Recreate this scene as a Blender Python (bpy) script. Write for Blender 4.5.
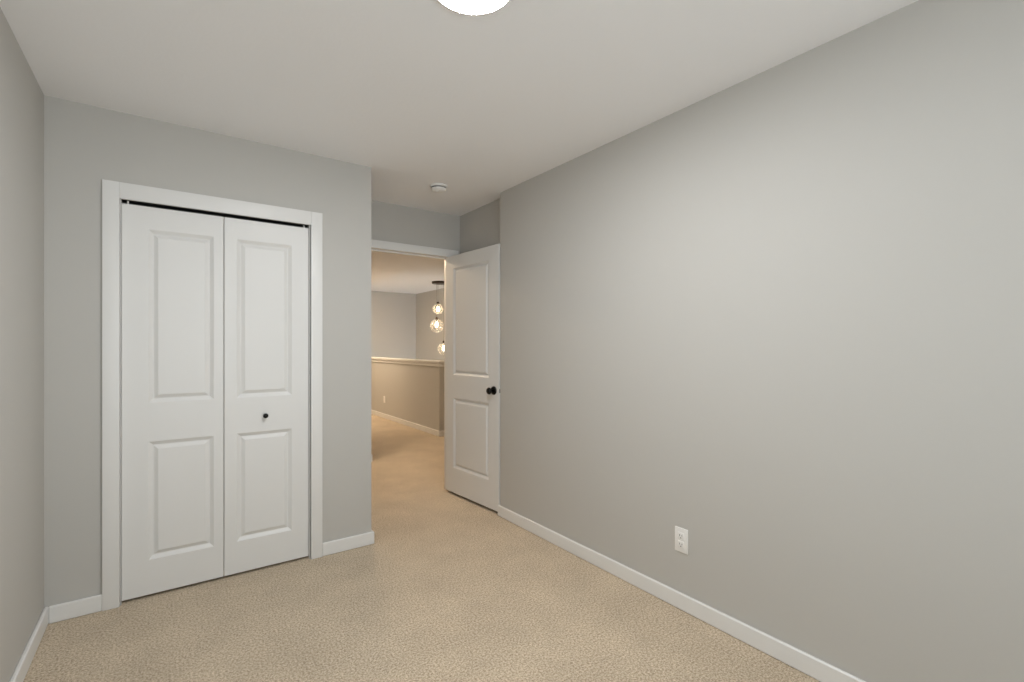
import bpy, bmesh, math
from mathutils import Vector, Matrix

scene = bpy.context.scene
for o in list(bpy.data.objects):
    bpy.data.objects.remove(o)
COL = scene.collection

# ------------------------------------------------------------------ room measures (metres)
XL, XR, YB = -0.4647, 2.0365, -1.10          # left wall, right wall, back (window) wall
YC, XE = 3.049, 1.0698                       # closet wall and its right-hand end
YJ, XA, YD = 2.983, 2.115, 3.737             # jog in the right wall, alcove side wall, door wall
H = 2.44
YH = 3.85                                    # hall face of the door wall
HX, HY = 1.815, 5.19                         # corner of the hall wall
GX, GY = 3.11, 6.08                          # hall face and near end of the half wall
SX, SY = 4.513, 9.96                         # stair wall, far wall
EYE = 1.2859

# ------------------------------------------------------------------ camera
cam = bpy.data.cameras.new('camera')
cam_o = bpy.data.objects.new('camera', cam)
COL.objects.link(cam_o)
cam.sensor_fit = 'HORIZONTAL'
cam.sensor_width = 36.0
cam.lens = 477.82 / 1024 * 36.0
cam.shift_y = 4.44 / 1024
cam.clip_start = 0.02
cam_o.location = (0, 0, EYE)
cam_o.rotation_euler = (math.pi / 2, 0, -0.6237)
scene.camera = cam_o

# ------------------------------------------------------------------ world, exposure
scene.view_settings.view_transform = 'Standard'
scene.view_settings.look = 'None'
scene.view_settings.exposure = 0.35
scene.view_settings.gamma = 1.0
scene.view_settings.use_curve_mapping = False
scene.cycles.max_bounces = 12
scene.cycles.diffuse_bounces = 8
scene.cycles.use_denoising = True

DAYLIGHT = 3.2        # overcast sky outside the window
CEILING_LAMP = 120.0   # emission of the bedroom dome
HALL_LAMP = 124.0      # emission of the hall dome by the door
FAR_FILL = 215.0      # emission of the unseen dome added to brighten the half wall
BULB = 17.0           # emission of the pendant bulbs

world = bpy.data.worlds.new('overcast_sky')
scene.world = world
world.use_nodes = True
wn = world.node_tree
bg = wn.nodes['Background']
tc = wn.nodes.new('ShaderNodeTexCoord')
sep = wn.nodes.new('ShaderNodeSeparateXYZ')
ramp = wn.nodes.new('ShaderNodeValToRGB')
wn.links.new(tc.outputs['Generated'], sep.inputs[0])
wn.links.new(sep.outputs['Z'], ramp.inputs['Fac'])
ramp.color_ramp.elements[0].position = 0.0
ramp.color_ramp.elements[0].color = (1.80, 1.92, 2.05, 1)
ramp.color_ramp.elements[1].position = 0.12
ramp.color_ramp.elements[1].color = (0.86, 0.97, 1.06, 1)
wn.links.new(ramp.outputs['Color'], bg.inputs['Color'])
bg.inputs['Strength'].default_value = DAYLIGHT

WX0, WX1, WZ0, WZ1 = -0.15, 1.25, 0.50, 2.10   # bedroom window opening in the back wall
portal = bpy.data.lights.new('window_portal', 'AREA')
portal.shape = 'RECTANGLE'
portal.size, portal.size_y = WX1 - WX0, WZ1 - WZ0
portal.cycles.is_portal = True
po = bpy.data.objects.new('window_portal', portal)
COL.objects.link(po)
po.location = ((WX0 + WX1) / 2, YB - 0.14, (WZ0 + WZ1) / 2)
po.rotation_euler = (math.pi / 2, 0, 0)       # faces +Y, into the room

# ------------------------------------------------------------------ materials
def mat(name, color, rough=0.5, metallic=0.0, spec=0.5):
    m = bpy.data.materials.new(name)
    m.use_nodes = True
    b = m.node_tree.nodes['Principled BSDF']
    b.inputs['Base Color'].default_value = (*color, 1)
    b.inputs['Roughness'].default_value = rough
    b.inputs['Metallic'].default_value = metallic
    b.inputs['Specular IOR Level'].default_value = spec
    return m

def node(m, t, **kw):
    n = m.node_tree.nodes.new(t)
    for k, v in kw.items():
        setattr(n, k, v)
    return n

def add_bump(m, scale, strength, distance, detail=3.0):
    nt = m.node_tree
    t = node(m, 'ShaderNodeTexCoord')
    n = node(m, 'ShaderNodeTexNoise')
    n.inputs['Scale'].default_value = scale
    n.inputs['Detail'].default_value = detail
    b = node(m, 'ShaderNodeBump')
    b.inputs['Strength'].default_value = strength
    b.inputs['Distance'].default_value = distance
    nt.links.new(t.outputs['Object'], n.inputs['Vector'])
    nt.links.new(n.outputs['Fac'], b.inputs['Height'])
    nt.links.new(b.outputs['Normal'], nt.nodes['Principled BSDF'].inputs['Normal'])

WALL = mat('greige_wall_paint', (0.525, 0.512, 0.484), 0.62, spec=0.3)
add_bump(WALL, 170, 0.10, 0.002)
CEIL = mat('ceiling_paint', (0.88, 0.88, 0.89), 0.85, spec=0.2)
add_bump(CEIL, 60, 0.18, 0.003)
TRIM = mat('white_trim_paint', (0.77, 0.765, 0.75), 0.38, spec=0.4)
DOOR = mat('white_door_paint', (0.755, 0.75, 0.735), 0.42, spec=0.4)
add_bump(DOOR, 300, 0.04, 0.001)
BLACK = mat('matte_black_metal', (0.012, 0.011, 0.010), 0.35, 0.6)
TRACK = mat('shade_black_track', (0.015, 0.015, 0.015), 0.6, 0.3)  # overhead track, with the shade of the gap in its black colour
STEEL = mat('zinc_pin', (0.75, 0.74, 0.72), 0.4, 0.3)
PLASTIC = mat('white_plastic', (0.84, 0.83, 0.81), 0.32)
VENT = mat('grey_vent', (0.22, 0.22, 0.22), 0.7)
SLOT = mat('dark_slot', (0.05, 0.05, 0.05), 0.7)
BRONZE = mat('dark_bronze', (0.055, 0.036, 0.024), 0.4, 0.7)
VINYL = mat('white_window_vinyl', (0.82, 0.82, 0.82), 0.35)
DARKWOOD = mat('stair_carpet', (0.45, 0.38, 0.29), 0.95)

def emitter(name, color, strength):
    m = bpy.data.materials.new(name)
    m.use_nodes = True
    b = m.node_tree.nodes['Principled BSDF']
    b.inputs['Base Color'].default_value = (0.8, 0.8, 0.8, 1)
    b.inputs['Roughness'].default_value = 0.3
    b.inputs['Emission Color'].default_value = (*color, 1)
    b.inputs['Emission Strength'].default_value = strength
    return m

LAMP = emitter('lit_opal_glass', (0.97, 0.985, 1.0), CEILING_LAMP)
HALL = emitter('lit_warm_opal_glass', (1.0, 0.77, 0.53), HALL_LAMP)
FAR = emitter('added_warm_fill_far', (1.0, 0.77, 0.53), FAR_FILL)  # glow of the added fill light, out of view beside the half wall
GLOW = emitter('lit_bulb', (1.0, 0.76, 0.48), BULB)

def glass(name, tint, base, edge, haze=0.0):
    m = bpy.data.materials.new(name)
    m.use_nodes = True
    nt = m.node_tree
    nt.nodes.remove(nt.nodes['Principled BSDF'])
    out = nt.nodes['Material Output']
    tr = node(m, 'ShaderNodeBsdfTransparent')
    tr.inputs['Color'].default_value = (*tint, 1)
    gl = node(m, 'ShaderNodeBsdfGlossy')
    gl.inputs['Roughness'].default_value = 0.03
    lw = node(m, 'ShaderNodeLayerWeight')
    lw.inputs['Blend'].default_value = 0.35
    mr = node(m, 'ShaderNodeMapRange')
    mr.inputs['To Min'].default_value = base
    mr.inputs['To Max'].default_value = edge
    mx = node(m, 'ShaderNodeMixShader')
    nt.links.new(lw.outputs['Facing'], mr.inputs['Value'])
    nt.links.new(mr.outputs['Result'], mx.inputs['Fac'])
    nt.links.new(tr.outputs[0], mx.inputs[1])
    nt.links.new(gl.outputs[0], mx.inputs[2])
    if haze:
        tl = node(m, 'ShaderNodeBsdfTranslucent')
        tl.inputs['Color'].default_value = (0.9, 0.88, 0.84, 1)
        m2 = node(m, 'ShaderNodeMixShader')
        m2.inputs['Fac'].default_value = haze
        nt.links.new(mx.outputs[0], m2.inputs[1])
        nt.links.new(tl.outputs[0], m2.inputs[2])
        mx = m2
    nt.links.new(mx.outputs[0], out.inputs['Surface'])
    return m

PANE = glass('window_glass', (0.97, 0.98, 0.97), 0.04, 0.35)
GLOBE = glass('clear_globe_glass', (0.96, 0.95, 0.93), 0.05, 0.5, 0.22)

def carpet():
    m = mat('beige_cut_pile_carpet', (0.5, 0.4, 0.3), 0.95, spec=0.1)
    nt = m.node_tree
    b = nt.nodes['Principled BSDF']
    t = node(m, 'ShaderNodeTexCoord')
    def noise(scale, detail, rough=0.6):
        n = node(m, 'ShaderNodeTexNoise')
        n.inputs['Scale'].default_value = scale
        n.inputs['Detail'].default_value = detail
        n.inputs['Roughness'].default_value = rough
        nt.links.new(t.outputs['Object'], n.inputs['Vector'])
        return n
    fine = noise(115, 5.0, 0.85)
    ramp = node(m, 'ShaderNodeValToRGB')
    cr = ramp.color_ramp
    cr.elements[0].position = 0.38
    cr.elements[0].color = (0.255, 0.190, 0.126, 1)
    cr.elements[1].position = 0.62
    cr.elements[1].color = (0.760, 0.655, 0.510, 1)
    e = cr.elements.new(0.5)
    e.color = (0.535, 0.436, 0.318, 1)
    nt.links.new(fine.outputs['Fac'], ramp.inputs['Fac'])
    # pile lying in different directions: broad soft patches
    patch = noise(3.6, 5.0, 0.62)
    pr = node(m, 'ShaderNodeMapRange')
    pr.inputs['From Min'].default_value = 0.32
    pr.inputs['From Max'].default_value = 0.68
    pr.inputs['To Min'].default_value = 0.91
    pr.inputs['To Max'].default_value = 1.08
    nt.links.new(patch.outputs['Fac'], pr.inputs['Value'])
    mul = node(m, 'ShaderNodeVectorMath', operation='SCALE')
    nt.links.new(ramp.outputs['Color'], mul.inputs[0])
    nt.links.new(pr.outputs['Result'], mul.inputs['Scale'])
    nt.links.new(mul.outputs['Vector'], b.inputs['Base Color'])
    vor = node(m, 'ShaderNodeTexVoronoi')
    vor.inputs['Scale'].default_value = 130
    nt.links.new(t.outputs['Object'], vor.inputs['Vector'])
    add = node(m, 'ShaderNodeMath', operation='ADD')
    nt.links.new(vor.outputs['Distance'], add.inputs[0])
    nt.links.new(fine.outputs['Fac'], add.inputs[1])
    bp = node(m, 'ShaderNodeBump')
    bp.inputs['Strength'].default_value = 0.35
    bp.inputs['Distance'].default_value = 0.006
    nt.links.new(add.outputs[0], bp.inputs['Height'])
    nt.links.new(bp.outputs['Normal'], b.inputs['Normal'])
    b.inputs['Sheen Weight'].default_value = 0.15
    return m
CARPET = carpet()

# ------------------------------------------------------------------ helpers
def link(name, bm, m, parent=None, smooth=False):
    bmesh.ops.remove_doubles(bm, verts=bm.verts, dist=1e-6)
    bmesh.ops.recalc_face_normals(bm, faces=bm.faces)
    me = bpy.data.meshes.new(name)
    bm.to_mesh(me)
    bm.free()
    me.materials.append(m)
    if smooth:
        for p in me.polygons:
            p.use_smooth = True
        me.set_sharp_from_angle(angle=math.radians(40))
    o = bpy.data.objects.new(name, me)
    COL.objects.link(o)
    if parent:
        o.parent = parent
    return o

def tag(o, label=None, cat=None, kind=None, group=None):
    if label: o['label'] = label
    if cat: o['category'] = cat
    if kind: o['kind'] = kind
    if group: o['group'] = group
    return o

def empty(name, loc=(0, 0, 0), rz=0.0):
    o = bpy.data.objects.new(name, None)
    COL.objects.link(o)
    o.empty_display_size = 0.1
    o.location = loc
    o.rotation_euler = (0, 0, rz)
    return o

def box(bm, x0, x1, y0, y1, z0, z1, bevel=0.0, segs=2):
    t = bmesh.new()
    vs = [t.verts.new((x, y, z)) for x in (x0, x1) for y in (y0, y1) for z in (z0, z1)]
    for f in ((0, 1, 3, 2), (4, 6, 7, 5), (0, 4, 5, 1), (2, 3, 7, 6), (0, 2, 6, 4), (1, 5, 7, 3)):
        t.faces.new([vs[i] for i in f])
    bmesh.ops.recalc_face_normals(t, faces=t.faces)
    if bevel:
        bmesh.ops.bevel(t, geom=list(t.edges), offset=bevel, segments=segs, profile=0.6, affect='EDGES')
    tmp = bpy.data.meshes.new('tmp')
    t.to_mesh(tmp)
    t.free()
    bm.from_mesh(tmp)
    bpy.data.meshes.remove(tmp)

def lathe(bm, prof, n=32, axis='Z', at=(0, 0, 0)):
    """profile of (radius, height) pairs turned about an axis"""
    rings = []
    for r, h in prof:
        ring = []
        k = 1 if r < 1e-6 else n
        for i in range(k):
            a = 2 * math.pi * i / n
            p = (r * math.cos(a), r * math.sin(a), h)
            if axis == 'Y': p = (p[0], p[2], p[1])
            if axis == 'X': p = (p[2], p[0], p[1])
            ring.append(bm.verts.new((p[0] + at[0], p[1] + at[1], p[2] + at[2])))
        rings.append(ring)
    for a, b in zip(rings, rings[1:]):
        for i in range(n):
            j = (i + 1) % n
            if len(a) == 1 and len(b) == 1: continue
            if len(a) == 1: bm.faces.new((a[0], b[i], b[j]))
            elif len(b) == 1: bm.faces.new((a[i], a[j], b[0]))
            else: bm.faces.new((a[i], a[j], b[j], b[i]))

def sphere_prof(r, zc, a0=-90, a1=90, n=16):
    return [(max(0.0, r * math.cos(math.radians(a0 + (a1 - a0) * i / n))) if not (abs(abs(a0 + (a1 - a0) * i / n) - 90) < 1e-6) else 0.0,
             zc + r * math.sin(math.radians(a0 + (a1 - a0) * i / n))) for i in range(n + 1)]

def struct(name, boxes, m, label, cat):
    bm = bmesh.new()
    for b in boxes:
        box(bm, *b)
    return tag(link(name, bm, m), label, cat, 'structure')

# ------------------------------------------------------------------ shell
T = 0.12
floor = struct('floor', [
    (XL - T, 2.35, YB - T, YD + 0.06, -0.25, 0),
    (XL - T, SX + T, YD + 0.06, GY, -0.25, 0),
    (HX - T, GX + 0.12, GY, SY + T, -0.25, 0)], CARPET,
    'beige cut pile carpet running from the bedroom out through the doorway', 'floor')
struct('ceiling', [(XL - T, SX + T, YB - T, SY + T, H, H + 0.15)], CEIL,
       'smooth off white ceiling over the bedroom and the landing', 'ceiling')
struct('wall_left', [(XL - T, XL, YB - T, YD + T, 0, H)], WALL,
       'greige wall along the left edge of the photo', 'wall')
struct('wall_right', [(XR, 2.35, YB - T, YJ, 0, H)], WALL,
       'long greige wall on the right with the low power outlet', 'wall')
struct('wall_alcove', [(XA, 2.35, YJ, YD, 0, H)], WALL,
       'short greige wall behind the open door, set back from the long wall', 'wall')

OX0, OX1, OZ = -0.192, 0.694, 2.013     # closet opening
struct('wall_closet', [
    (XL, OX0, YC, YC + T, 0, H), (OX1, XE, YC, YC + T, 0, H), (OX0, OX1, YC, YC + T, OZ, H),
    (XE - T, XE, YC + T, YD, 0, H)], WALL,
    'greige wall around the white closet doors, ending at the alcove corner', 'wall')
DX0, DX1, DZ = 1.243, 2.021, 2.070      # door opening
struct('wall_door', [
    (XL, DX0, YD, YH, 0, H), (DX1, 2.35, YD, YH, 0, H), (DX0, DX1, YD, YH, DZ, H), (2.35, SX, YD, YH, 0, H)], WALL,
    'greige wall over the doorway at the end of the alcove', 'wall')
struct('wall_back', [
    (XL, WX0, YB - T, YB, 0, H), (WX1, XR, YB - T, YB, 0, H),
    (WX0, WX1, YB - T, YB, 0, WZ0), (WX0, WX1, YB - T, YB, WZ1, H)], WALL,
    'greige window wall behind the camera', 'wall')
struct('wall_hall', [(XL - T, HX, HY, HY + T, 0, H), (HX - T, HX, HY + T, SY, 0, H), (XL - T, XL, YH, HY, 0, H)], WALL,
       'landing wall just hidden behind the closet corner', 'wall')
struct('wall_far', [(HX - T, SX + T, SY, SY + T, -2.7, H)], WALL,
       'farthest greige wall seen through the doorway beyond the stairwell', 'wall')
struct('wall_stair', [(SX, SX + T, YD, SY, -2.7, H)], WALL,
       'greige stairwell wall behind the glass pendant globes', 'wall')
struct('floor_stairwell', [(GX, SX + T, GY - 0.1, SY + T, -2.8, -2.7)], DARKWOOD,
       'lower floor at the bottom of the stairwell', 'floor')

# half wall with its cap
half = empty('wall_railing', (GX, GY, 0))
tag(half, 'warm lit half wall with pale cap along the stairwell, seen through the doorway', 'half wall', 'structure')
bm = bmesh.new()
box(bm, 0, 0.12, 0, SY - GY, -2.7, 1.0)
link('wall_panel', bm, WALL, half)
bm = bmesh.new()
box(bm, -0.035, 0.155, -0.035, SY - GY, 1.035, 1.065, 0.006)
box(bm, -0.016, 0.136, -0.016, SY - GY, 0.985, 1.035, 0.004)
link('cap_rail', bm, TRIM, half, True)
half.children[1]['label'] = 'pale painted cap rail'

# ------------------------------------------------------------------ baseboards
BH, BT = 0.080, 0.016
def baseboard(name, segs, label):
    """segs: runs of (x0, y0, x1, y1, nx, ny): wall line and the side the board stands on"""
    bm = bmesh.new()
    for x0, y0, x1, y1, nx, ny in segs:
        xs = sorted((x0, x1)); ys = sorted((y0, y1))
        if nx: xs = sorted((x0, x0 + nx * BT))
        if ny: ys = sorted((y0, y0 + ny * BT))
        box(bm, xs[0], xs[1], ys[0], ys[1], 0.0, BH, 0.0045, 1)
    return tag(link(name, bm, TRIM), label, 'baseboard', 'structure')

CAS = 0.075     # casing width
baseboard('baseboard_left', [(XL, YB, XL, YC - 0.0, 1, 0)], 'white baseboard along the left wall')
baseboard('baseboard_closet', [(XL + BT, YC, -0.2595, YC, 0, -1)], 'short white baseboard left of the closet doors')
baseboard('baseboard_corner', [(0.762, YC, XE + BT, YC, 0, -1), (XE, YC, XE, YD, 1, 0)],
          'short white baseboard right of the closet, wrapping the alcove corner')
baseboard('baseboard_right', [(XR, YB, XR, YJ + BT, -1, 0), (XR, YJ, XA, YJ, 0, 1)],
          'long white baseboard under the right wall')
baseboard('baseboard_alcove', [(XA, YJ + BT, XA, YD, -1, 0)], 'white baseboard hidden behind the open door')
baseboard('baseboard_back', [(XL + BT, YB, XR - BT, YB, 0, 1)], 'white baseboard under the window behind the camera')
baseboard('baseboard_hall', [(XL, HY, HX + BT, HY, 0, -1), (HX, HY, HX, SY, 1, 0)],
          'white baseboard end peeking past the closet corner on the landing')
baseboard('baseboard_railing', [(GX, GY - BT, GX, SY, -1, 0), (GX, GY, GX + 0.12, GY, 0, -1)],
          'pale baseboard at the foot of the half wall on the landing')
baseboard('baseboard_far', [(HX + BT, SY, GX - BT, SY, 0, -1)], 'baseboard on the farthest landing wall')

# ------------------------------------------------------------------ casings
tr = empty('trim_1', (0, YC, 0))
tag(tr, 'flat white casing around the closet opening', 'door casing', 'structure')
CT = 0.017
for n_, b in (('side_casing', (-0.2595, -0.194, -CT, 0, 0, 2.090)), ('side_casing', (0.697, 0.762, -CT, 0, 0, 2.090)),
              ('head_casing', (-0.194, 0.697, -CT, 0, 2.010, 2.090))):
    bm = bmesh.new(); box(bm, *b, 0.002); link(n_, bm, TRIM, tr, True)
for b in ((OX0 - 0.010, OX0 + 0.003, 0.0, T, 0, OZ), (OX1 - 0.003, OX1 + 0.010, 0.0, T, 0, OZ)):
    bm = bmesh.new(); box(bm, *b, 0.001); link('jamb', bm, TRIM, tr)

tr2 = empty('trim_2', (0, YD, 0))
tag(tr2, 'flat white casing around the bedroom doorway', 'door casing', 'structure')
for n_, b in (('side_casing', (DX0 - 0.068, DX0 - 0.003, -CT, 0, 0, 2.126)), ('side_casing', (DX1 + 0.006, DX1 + 0.071, -CT, 0, 0, 2.126)),
              ('head_casing', (DX0 - 0.003, DX1 + 0.006, -CT, 0, 2.062, 2.126)),
              ('side_casing', (DX0 - 0.068, DX0 - 0.003, YH - YD, YH - YD + CT, 0, 2.126)), ('side_casing', (DX1 + 0.006, DX1 + 0.071, YH - YD, YH - YD + CT, 0, 2.126)),
              ('head_casing', (DX0 - 0.003, DX1 + 0.006, YH - YD, YH - YD + CT, 2.062, 2.126)),
              ('jamb', (DX0 - 0.012, DX0 + 0.002, 0.001, YH - YD - 0.001, 0, DZ)), ('jamb', (DX1 - 0.001, DX1 + 0.012, 0.001, YH - YD - 0.001, 0, DZ)),
              ('head_jamb', (DX0 + 0.002, DX1 - 0.001, 0.001, YH - YD - 0.001, DZ - 0.008, DZ + 0.006)),
              ('door_stop', (DX0 + 0.002, DX0 + 0.013, 0.045, 0.085, 0, DZ - 0.008)), ('door_stop', (DX1 - 0.012, DX1 - 0.001, 0.045, 0.085, 0, DZ - 0.008)),
              ('door_stop', (DX0 + 0.013, DX1 - 0.012, 0.045, 0.085, DZ - 0.019, DZ - 0.008))):
    bm = bmesh.new(); box(bm, *b, 0.0015); link(n_, bm, TRIM, tr2, True)

# ------------------------------------------------------------------ panelled doors
PROF = [(0.0, 0.0), (0.003, -0.0012), (0.018, -0.0125), (0.021, -0.0135), (0.025, -0.0125), (0.040, -0.0025), (0.043, -0.0018)]
def panel_slab(W, Z0, Z1, TH, panels, c=0.002):
    """moulded slab, x 0..W, front face at y=0 looking to -y, back at y=TH; panels: (x0,x1,z0,z1)"""
    bm = bmesh.new()
    xs = [c, panels[0][0], panels[0][1], W - c]
    zs = [Z0 + c]
    for p in panels: zs += [p[2], p[3]]
    zs.append(Z1 - c)
    for side in (0, 1):
        def P(x, z, d):   # d measured outward from the face
            return (x, -d, z) if side == 0 else (x, TH + d, z)
        def quad(*pts):
            bm.faces.new([bm.verts.new(p) for p in pts])
        for i in range(3):
            for j in range(len(zs) - 1):
                if i == 1 and j % 2 == 1: continue
                quad(P(xs[i], zs[j], 0), P(xs[i + 1], zs[j], 0), P(xs[i + 1], zs[j + 1], 0), P(xs[i], zs[j + 1], 0))
        for x0, x1, z0, z1 in panels:
            loops = [[P(x0 + o, z0 + o, d), P(x1 - o, z0 + o, d), P(x1 - o, z1 - o, d), P(x0 + o, z1 - o, d)] for o, d in PROF]
            for a, b in zip(loops, loops[1:]):
                for k in range(4):
                    l = (k + 1) % 4
                    quad(a[k], a[l], b[l], b[k])
            quad(*loops[-1])
        # chamfer ring from the face edge to the slab edge
        for (xa, za), (xb, zb), (xc, zc), (xd, zd) in (
            ((c, Z0 + c), (W - c, Z0 + c), (W, Z0), (0, Z0)), ((W - c, Z0 + c), (W - c, Z1 - c), (W, Z1), (W, Z0)),
            ((W - c, Z1 - c), (c, Z1 - c), (0, Z1), (W, Z1)), ((c, Z1 - c), (c, Z0 + c), (0, Z0), (0, Z1))):
            quad(P(xa, za, 0), P(xb, zb, 0), P(xc, zc, -c), P(xd, zd, -c))
    ring = [(0, Z0), (W, Z0), (W, Z1), (0, Z1)]
    for k in range(4):
        a, b = ring[k], ring[(k + 1) % 4]
        bm.faces.new([bm.verts.new(p) for p in ((a[0], c, a[1]), (b[0], c, b[1]), (b[0], TH - c, b[1]), (a[0], TH - c, a[1]))])
    return bm

# closet bifold
LY = 0.012                                  # the leaves stand back from the wall face
bif = empty('door_1', (0, YC + LY, 0))
tag(bif, 'closed white two leaf bifold closet door with raised panels', 'closet door', 'structure')
LZ0, LZ1, LT = 0.014, 1.994, 0.034
xa0, xa1, xb0, xb1 = -0.1880, 0.2475, 0.2505, 0.6885
def leaf(x0, x1, pu0, pu1):
    bm = panel_slab(x1 - x0, LZ0, LZ1, LT, [(pu0 - x0, pu1 - x0, 0.190, 0.795), (pu0 - x0, pu1 - x0, 0.992, 1.880)])
    o = link('door_leaf', bm, DOOR, bif)
    o.location = (x0, 0, 0)
    return o
leaf_l = leaf(xa0, xa1, -0.083, 0.203)
leaf_r = leaf(xb0, xb1, 0.310, 0.596)
leaf_l['label'] = 'left leaf without a knob'
leaf_r['label'] = 'right leaf with the small black knob'
bm = bmesh.new()
kx = 0.452 - xb0
lathe(bm, [(0.0, 0.0), (0.010, 0.0), (0.009, -0.004), (0.006, -0.008), (0.006, -0.014), (0.011, -0.018), (0.0140, -0.023),
           (0.0135, -0.028), (0.009, -0.0315), (0.0, -0.0325)], 24, 'Y', (kx, 0, 0.884))
link('knob', bm, BLACK, leaf_r, True)['label'] = 'small round black knob'
for lf, px in ((leaf_l, -0.1635 - xa0), (leaf_r, 0.663 - xb0)):
    bm = bmesh.new()
    lathe(bm, [(0.0, LZ1 - 0.003), (0.0035, LZ1 - 0.003), (0.0035, OZ - 0.004), (0.0, OZ - 0.004)], 12, 'Z', (px, 0.004, 0))
    link('pivot_pin', bm, STEEL, lf, True)
bm = bmesh.new()
box(bm, OX0 + 0.004, OX1 - 0.004, -0.011, 0.044, OZ - 0.004, OZ - 0.0005, 0.0005)  # track widened and blackened to stand for the shade above the leaves
link('track', bm, TRACK, bif)['label'] = 'overhead track coloured black for the shaded gap above the leaves'

# swing door, standing open against the jog of the right wall
DW, DTH = 0.755, 0.035
hinge = Vector((1.9790, 3.747, 0)); 
u = Vector((0.0705, -0.996, 0)).normalized()
ang = math.atan2(u.y, u.x)
DSW = (hinge, ang)
sw = empty('door_2', hinge, ang)
tag(sw, 'open white two panel bedroom door with black round knob', 'door', 'structure')
# local x runs hinge -> free edge; the hall face (towards the camera) must look to local -y
bm = panel_slab(DW, 0.022, 2.058, DTH, [(0.120, DW - 0.128, 0.237, 0.838), (0.120, DW - 0.128, 1.033, 1.950)])
slab = link('door_slab', bm, DOOR, sw)
def round_knob(side):
    s = -1 if side == 0 else 1
    y0 = 0 if side == 0 else DTH
    bm = bmesh.new()
    prof = [(0.0, 0.0), (0.033, 0.0), (0.033, 0.004), (0.030, 0.008), (0.014, 0.010), (0.0, 0.010)]
    lathe(bm, [(r, s * h) for r, h in prof], 32, 'Y', (DW - 0.062, y0, 0.940))
    ro = link('rosette', bm, BLACK, sw, True)
    bm = bmesh.new()
    prof = [(0.0, 0.009), (0.011, 0.009), (0.010, 0.026), (0.014, 0.032), (0.022, 0.037), (0.0265, 0.045), (0.0265, 0.052), (0.021, 0.059), (0.012, 0.062), (0.0, 0.0625)]
    lathe(bm, [(r, s * h) for r, h in prof], 32, 'Y', (DW - 0.062, y0, 0.940))
    kn = link('knob', bm, BLACK, sw, True)
    kn['label'] = 'matte black round knob'
round_knob(0)
round_knob(1)
bm = bmesh.new()
box(bm, DW - 0.001, DW + 0.0012, DTH / 2 - 0.0125, DTH / 2 + 0.0125, 0.926, 0.954, 0.0005)
box(bm, DW, DW + 0.011, DTH / 2 - 0.006, DTH / 2 + 0.006, 0.930, 0.950, 0.001)
link('latch', bm, BLACK, sw)['label'] = 'black latch plate'
for hz in (0.25, 1.03, 1.80):
    bm = bmesh.new()
    lathe(bm, [(0.0, hz - 0.045), (0.006, hz - 0.045), (0.006, hz + 0.045), (0.0, hz + 0.045)], 12, 'Z', (0.004, DTH + 0.005, 0))
    box(bm, -0.0012, 0.0005, 0.004, DTH, hz - 0.044, hz + 0.044)
    link('hinge', bm, BLACK, sw, True)

# ------------------------------------------------------------------ bedroom window (behind the camera)
win = empty('window_1', ((WX0 + WX1) / 2, YB, WZ0))
tag(win, 'white framed bedroom window behind the camera', 'window', 'structure')
w2 = (WX1 - WX0) / 2; wh = WZ1 - WZ0
bm = bmesh.new()
for b in ((-w2, -w2 + 0.05, -T, -0.04, 0, wh), (w2 - 0.05, w2, -T, -0.04, 0, wh), (-w2 + 0.05, w2 - 0.05, -T, -0.04, 0, 0.05),
          (-w2 + 0.05, w2 - 0.05, -T, -0.04, wh - 0.05, wh), (-0.03, 0.03, -T, -0.04, 0.05, wh - 0.05)):
    box(bm, *b, 0.002)
link('window_frame', bm, VINYL, win)
for x0, x1 in ((-w2 + 0.05, -0.03), (0.03, w2 - 0.05)):
    bm = bmesh.new(); box(bm, x0, x1, -0.085, -0.081, 0.05, wh - 0.05); link('pane', bm, PANE, win)
for n_, b in (('casing', (-w2 - 0.07, -w2, 0, CT, -0.07, wh + 0.07)), ('casing', (w2, w2 + 0.07, 0, CT, -0.07, wh + 0.07)),
              ('casing', (-w2, w2, 0, CT, wh, wh + 0.07)), ('casing', (-w2, w2, 0, CT, -0.07, 0))):
    bm = bmesh.new(); box(bm, *b, 0.002); link(n_, bm, TRIM, win)

# ------------------------------------------------------------------ lamps
def dome_light(loc, r, depth, m, label):
    t = empty('ceiling_light', loc)
    tag(t, label, 'ceiling light')
    bm = bmesh.new()
    lathe(bm, [(0.0, 0.0), (r * 1.004, 0.0), (r * 1.008, -0.002), (r * 1.004, -0.0075), (r * 0.99, -0.0078), (0.0, -0.006)], 48)
    link('base_pan', bm, PLASTIC, t, True)
    bm = bmesh.new()
    prof = [(r * (1 - i / 14), -0.007 - (depth - 0.007) * (1 - (1 - i / 14) ** 2)) for i in range(15)]
    lathe(bm, prof, 48)
    link('diffuser', bm, m, t, True)['label'] = 'glowing white opal lens'
    return t
dome_light((0.7866, 1.3115, H), 0.138, 0.014, LAMP, 'lit white round flush light on the bedroom ceiling at the top edge of the photo')
dome_light((1.55, 4.95, H), 0.135, 0.022, HALL, 'lit warm round flush light on the landing ceiling just outside the doorway')
dome_light((2.32, 8.30, H), 0.135, 0.022, FAR, 'unseen warm round flush light added on the landing ceiling to brighten the half wall')

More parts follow.
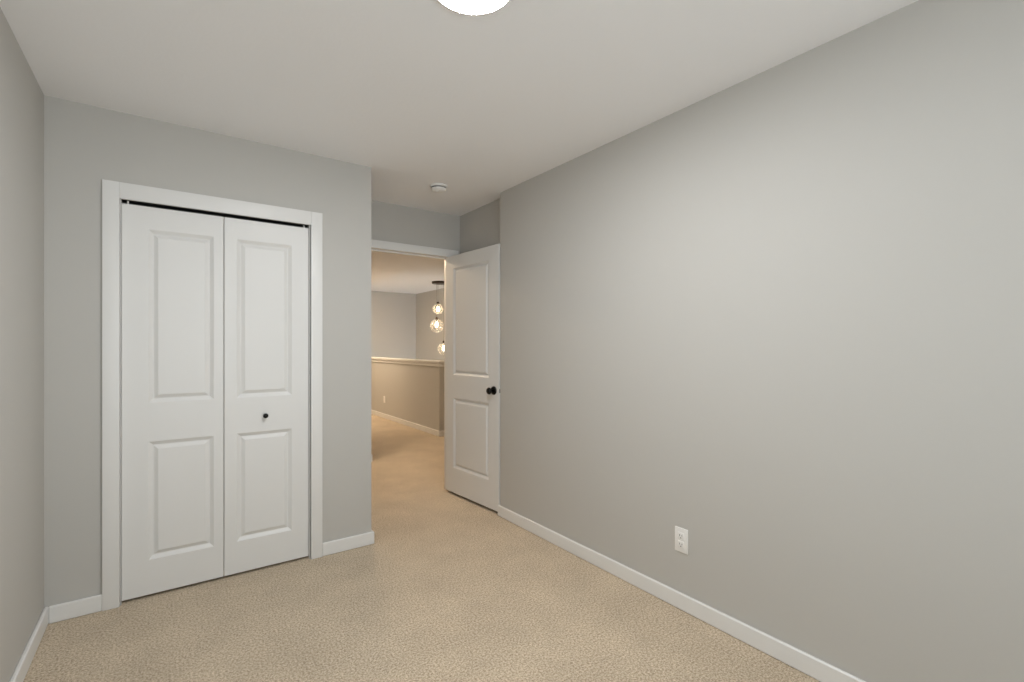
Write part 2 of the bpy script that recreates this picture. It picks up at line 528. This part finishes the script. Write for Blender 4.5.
sd = empty('smoke_detector', (1.590, 3.118, H))
tag(sd, 'small round white smoke detector on the ceiling before the doorway', 'smoke detector')
bm = bmesh.new()
lathe(bm, [(0.0, 0.0), (0.062, 0.0), (0.063, -0.004), (0.061, -0.010), (0.054, -0.012), (0.0, -0.012)], 40)
link('mounting_base', bm, PLASTIC, sd, True)
bm = bmesh.new()
lathe(bm, [(0.0, -0.010), (0.050, -0.010), (0.050, -0.020), (0.055, -0.021), (0.053, -0.030), (0.047, -0.037), (0.034, -0.041), (0.0, -0.042)], 40)
link('sensor_housing', bm, PLASTIC, sd, True)
bm = bmesh.new()
lathe(bm, [(0.0, -0.0115), (0.0525, -0.0115), (0.0525, -0.0205), (0.0, -0.0205)], 40)
link('vent_ring', bm, VENT, sd)['label'] = 'grey recessed vent ring'
bm = bmesh.new()
lathe(bm, [(0.0, -0.041), (0.009, -0.041), (0.008, -0.044), (0.0, -0.0445)], 16, 'Z', (-0.018, -0.012, 0))
link('test_button', bm, PLASTIC, sd, True)

# ------------------------------------------------------------------ outlets
def outlet(loc, rz, label):
    """duplex outlet; plate stands on the local y=0 plane, looking to -y"""
    t = empty('wall_outlet', loc, rz)
    tag(t, label, 'outlet')
    bm = bmesh.new(); box(bm, -0.036, 0.036, -0.006, 0, -0.059, 0.059, 0.0025)
    link('cover_plate', bm, PLASTIC, t, True)
    for zc in (-0.0205, 0.0205):
        bm = bmesh.new(); box(bm, -0.0165, 0.0165, -0.0085, -0.004, zc - 0.0165, zc + 0.0165, 0.0015)
        rc = link('receptacle', bm, PLASTIC, t, True)
        for x, hh in ((-0.0065, 0.0042), (0.0065, 0.0035)):
            bm = bmesh.new(); box(bm, x - 0.0012, x + 0.0012, -0.0089, -0.006, zc + 0.003 - hh, zc + 0.003 + hh)
            link('slot', bm, SLOT, rc)
        bm = bmesh.new(); lathe(bm, [(0.0, -0.0089), (0.0026, -0.0089), (0.0026, -0.006), (0.0, -0.006)], 12, 'Y', (0, 0, zc - 0.0085))
        link('ground_hole', bm, SLOT, rc)
    bm = bmesh.new(); lathe(bm, [(0.0, -0.0072), (0.003, -0.0068), (0.003, -0.005), (0.0, -0.005)], 12, 'Y')
    link('screw', bm, STEEL, t, True)
outlet((XR, 1.410, 0.336), -math.pi / 2, 'white duplex outlet low on the long right wall')
outlet((GX, 8.19, 0.33), -math.pi / 2, 'tiny pale outlet on the half wall beyond the doorway')

# ------------------------------------------------------------------ pendant cluster over the stairwell
pc = empty('pendant_light', (4.00, 7.80, H))
tag(pc, 'cluster of lit clear glass globes hanging beside the half wall past the doorway', 'pendant light')
bm = bmesh.new()
lathe(bm, [(0.0, 0.0), (0.145, 0.0), (0.145, -0.028), (0.138, -0.036), (0.0, -0.036)], 40)
link('canopy', bm, BRONZE, pc, True)['label'] = 'dark round ceiling canopy'
def globe(dx, dy, zc, r):
    z = zc - H
    top = z + r
    bm = bmesh.new()
    lathe(bm, [(0.0, -0.030), (0.0025, -0.030), (0.0025, top + 0.035), (0.0, top + 0.035)], 8, 'Z', (dx, dy, 0))
    link('cord', bm, BRONZE, pc, True)
    bm = bmesh.new()
    lathe(bm, [(0.022, z + math.sqrt(r * r - 0.022 ** 2))] + [(q, h) for q, h in reversed(sphere_prof(r, z, -90, 74, 18))], 32, 'Z', (dx, dy, 0))
    g = link('glass_globe', bm, GLOBE, pc, True)
    bm = bmesh.new()
    lathe(bm, [(0.0, top + 0.038), (0.012, top + 0.036), (0.024, top + 0.024), (0.026, top - 0.012), (0.018, top - 0.05), (0.0, top - 0.05)], 20, 'Z', (dx, dy, 0))
    link('socket', bm, BRONZE, g, True)
    bm = bmesh.new()
    lathe(bm, [(0.013, top - 0.050), (0.015, top - 0.065), (0.026, top - 0.088), (0.030, top - 0.108), (0.025, top - 0.130), (0.012, top - 0.143), (0.0, top - 0.146)], 20, 'Z', (dx, dy, 0))
    link('bulb', bm, GLOW, g, True)
globe(-0.04, -0.005, 1.945, 0.096)
globe(-0.062, 0.0, 1.640, 0.122)
globe(0.082, 0.0, 1.225, 0.115)
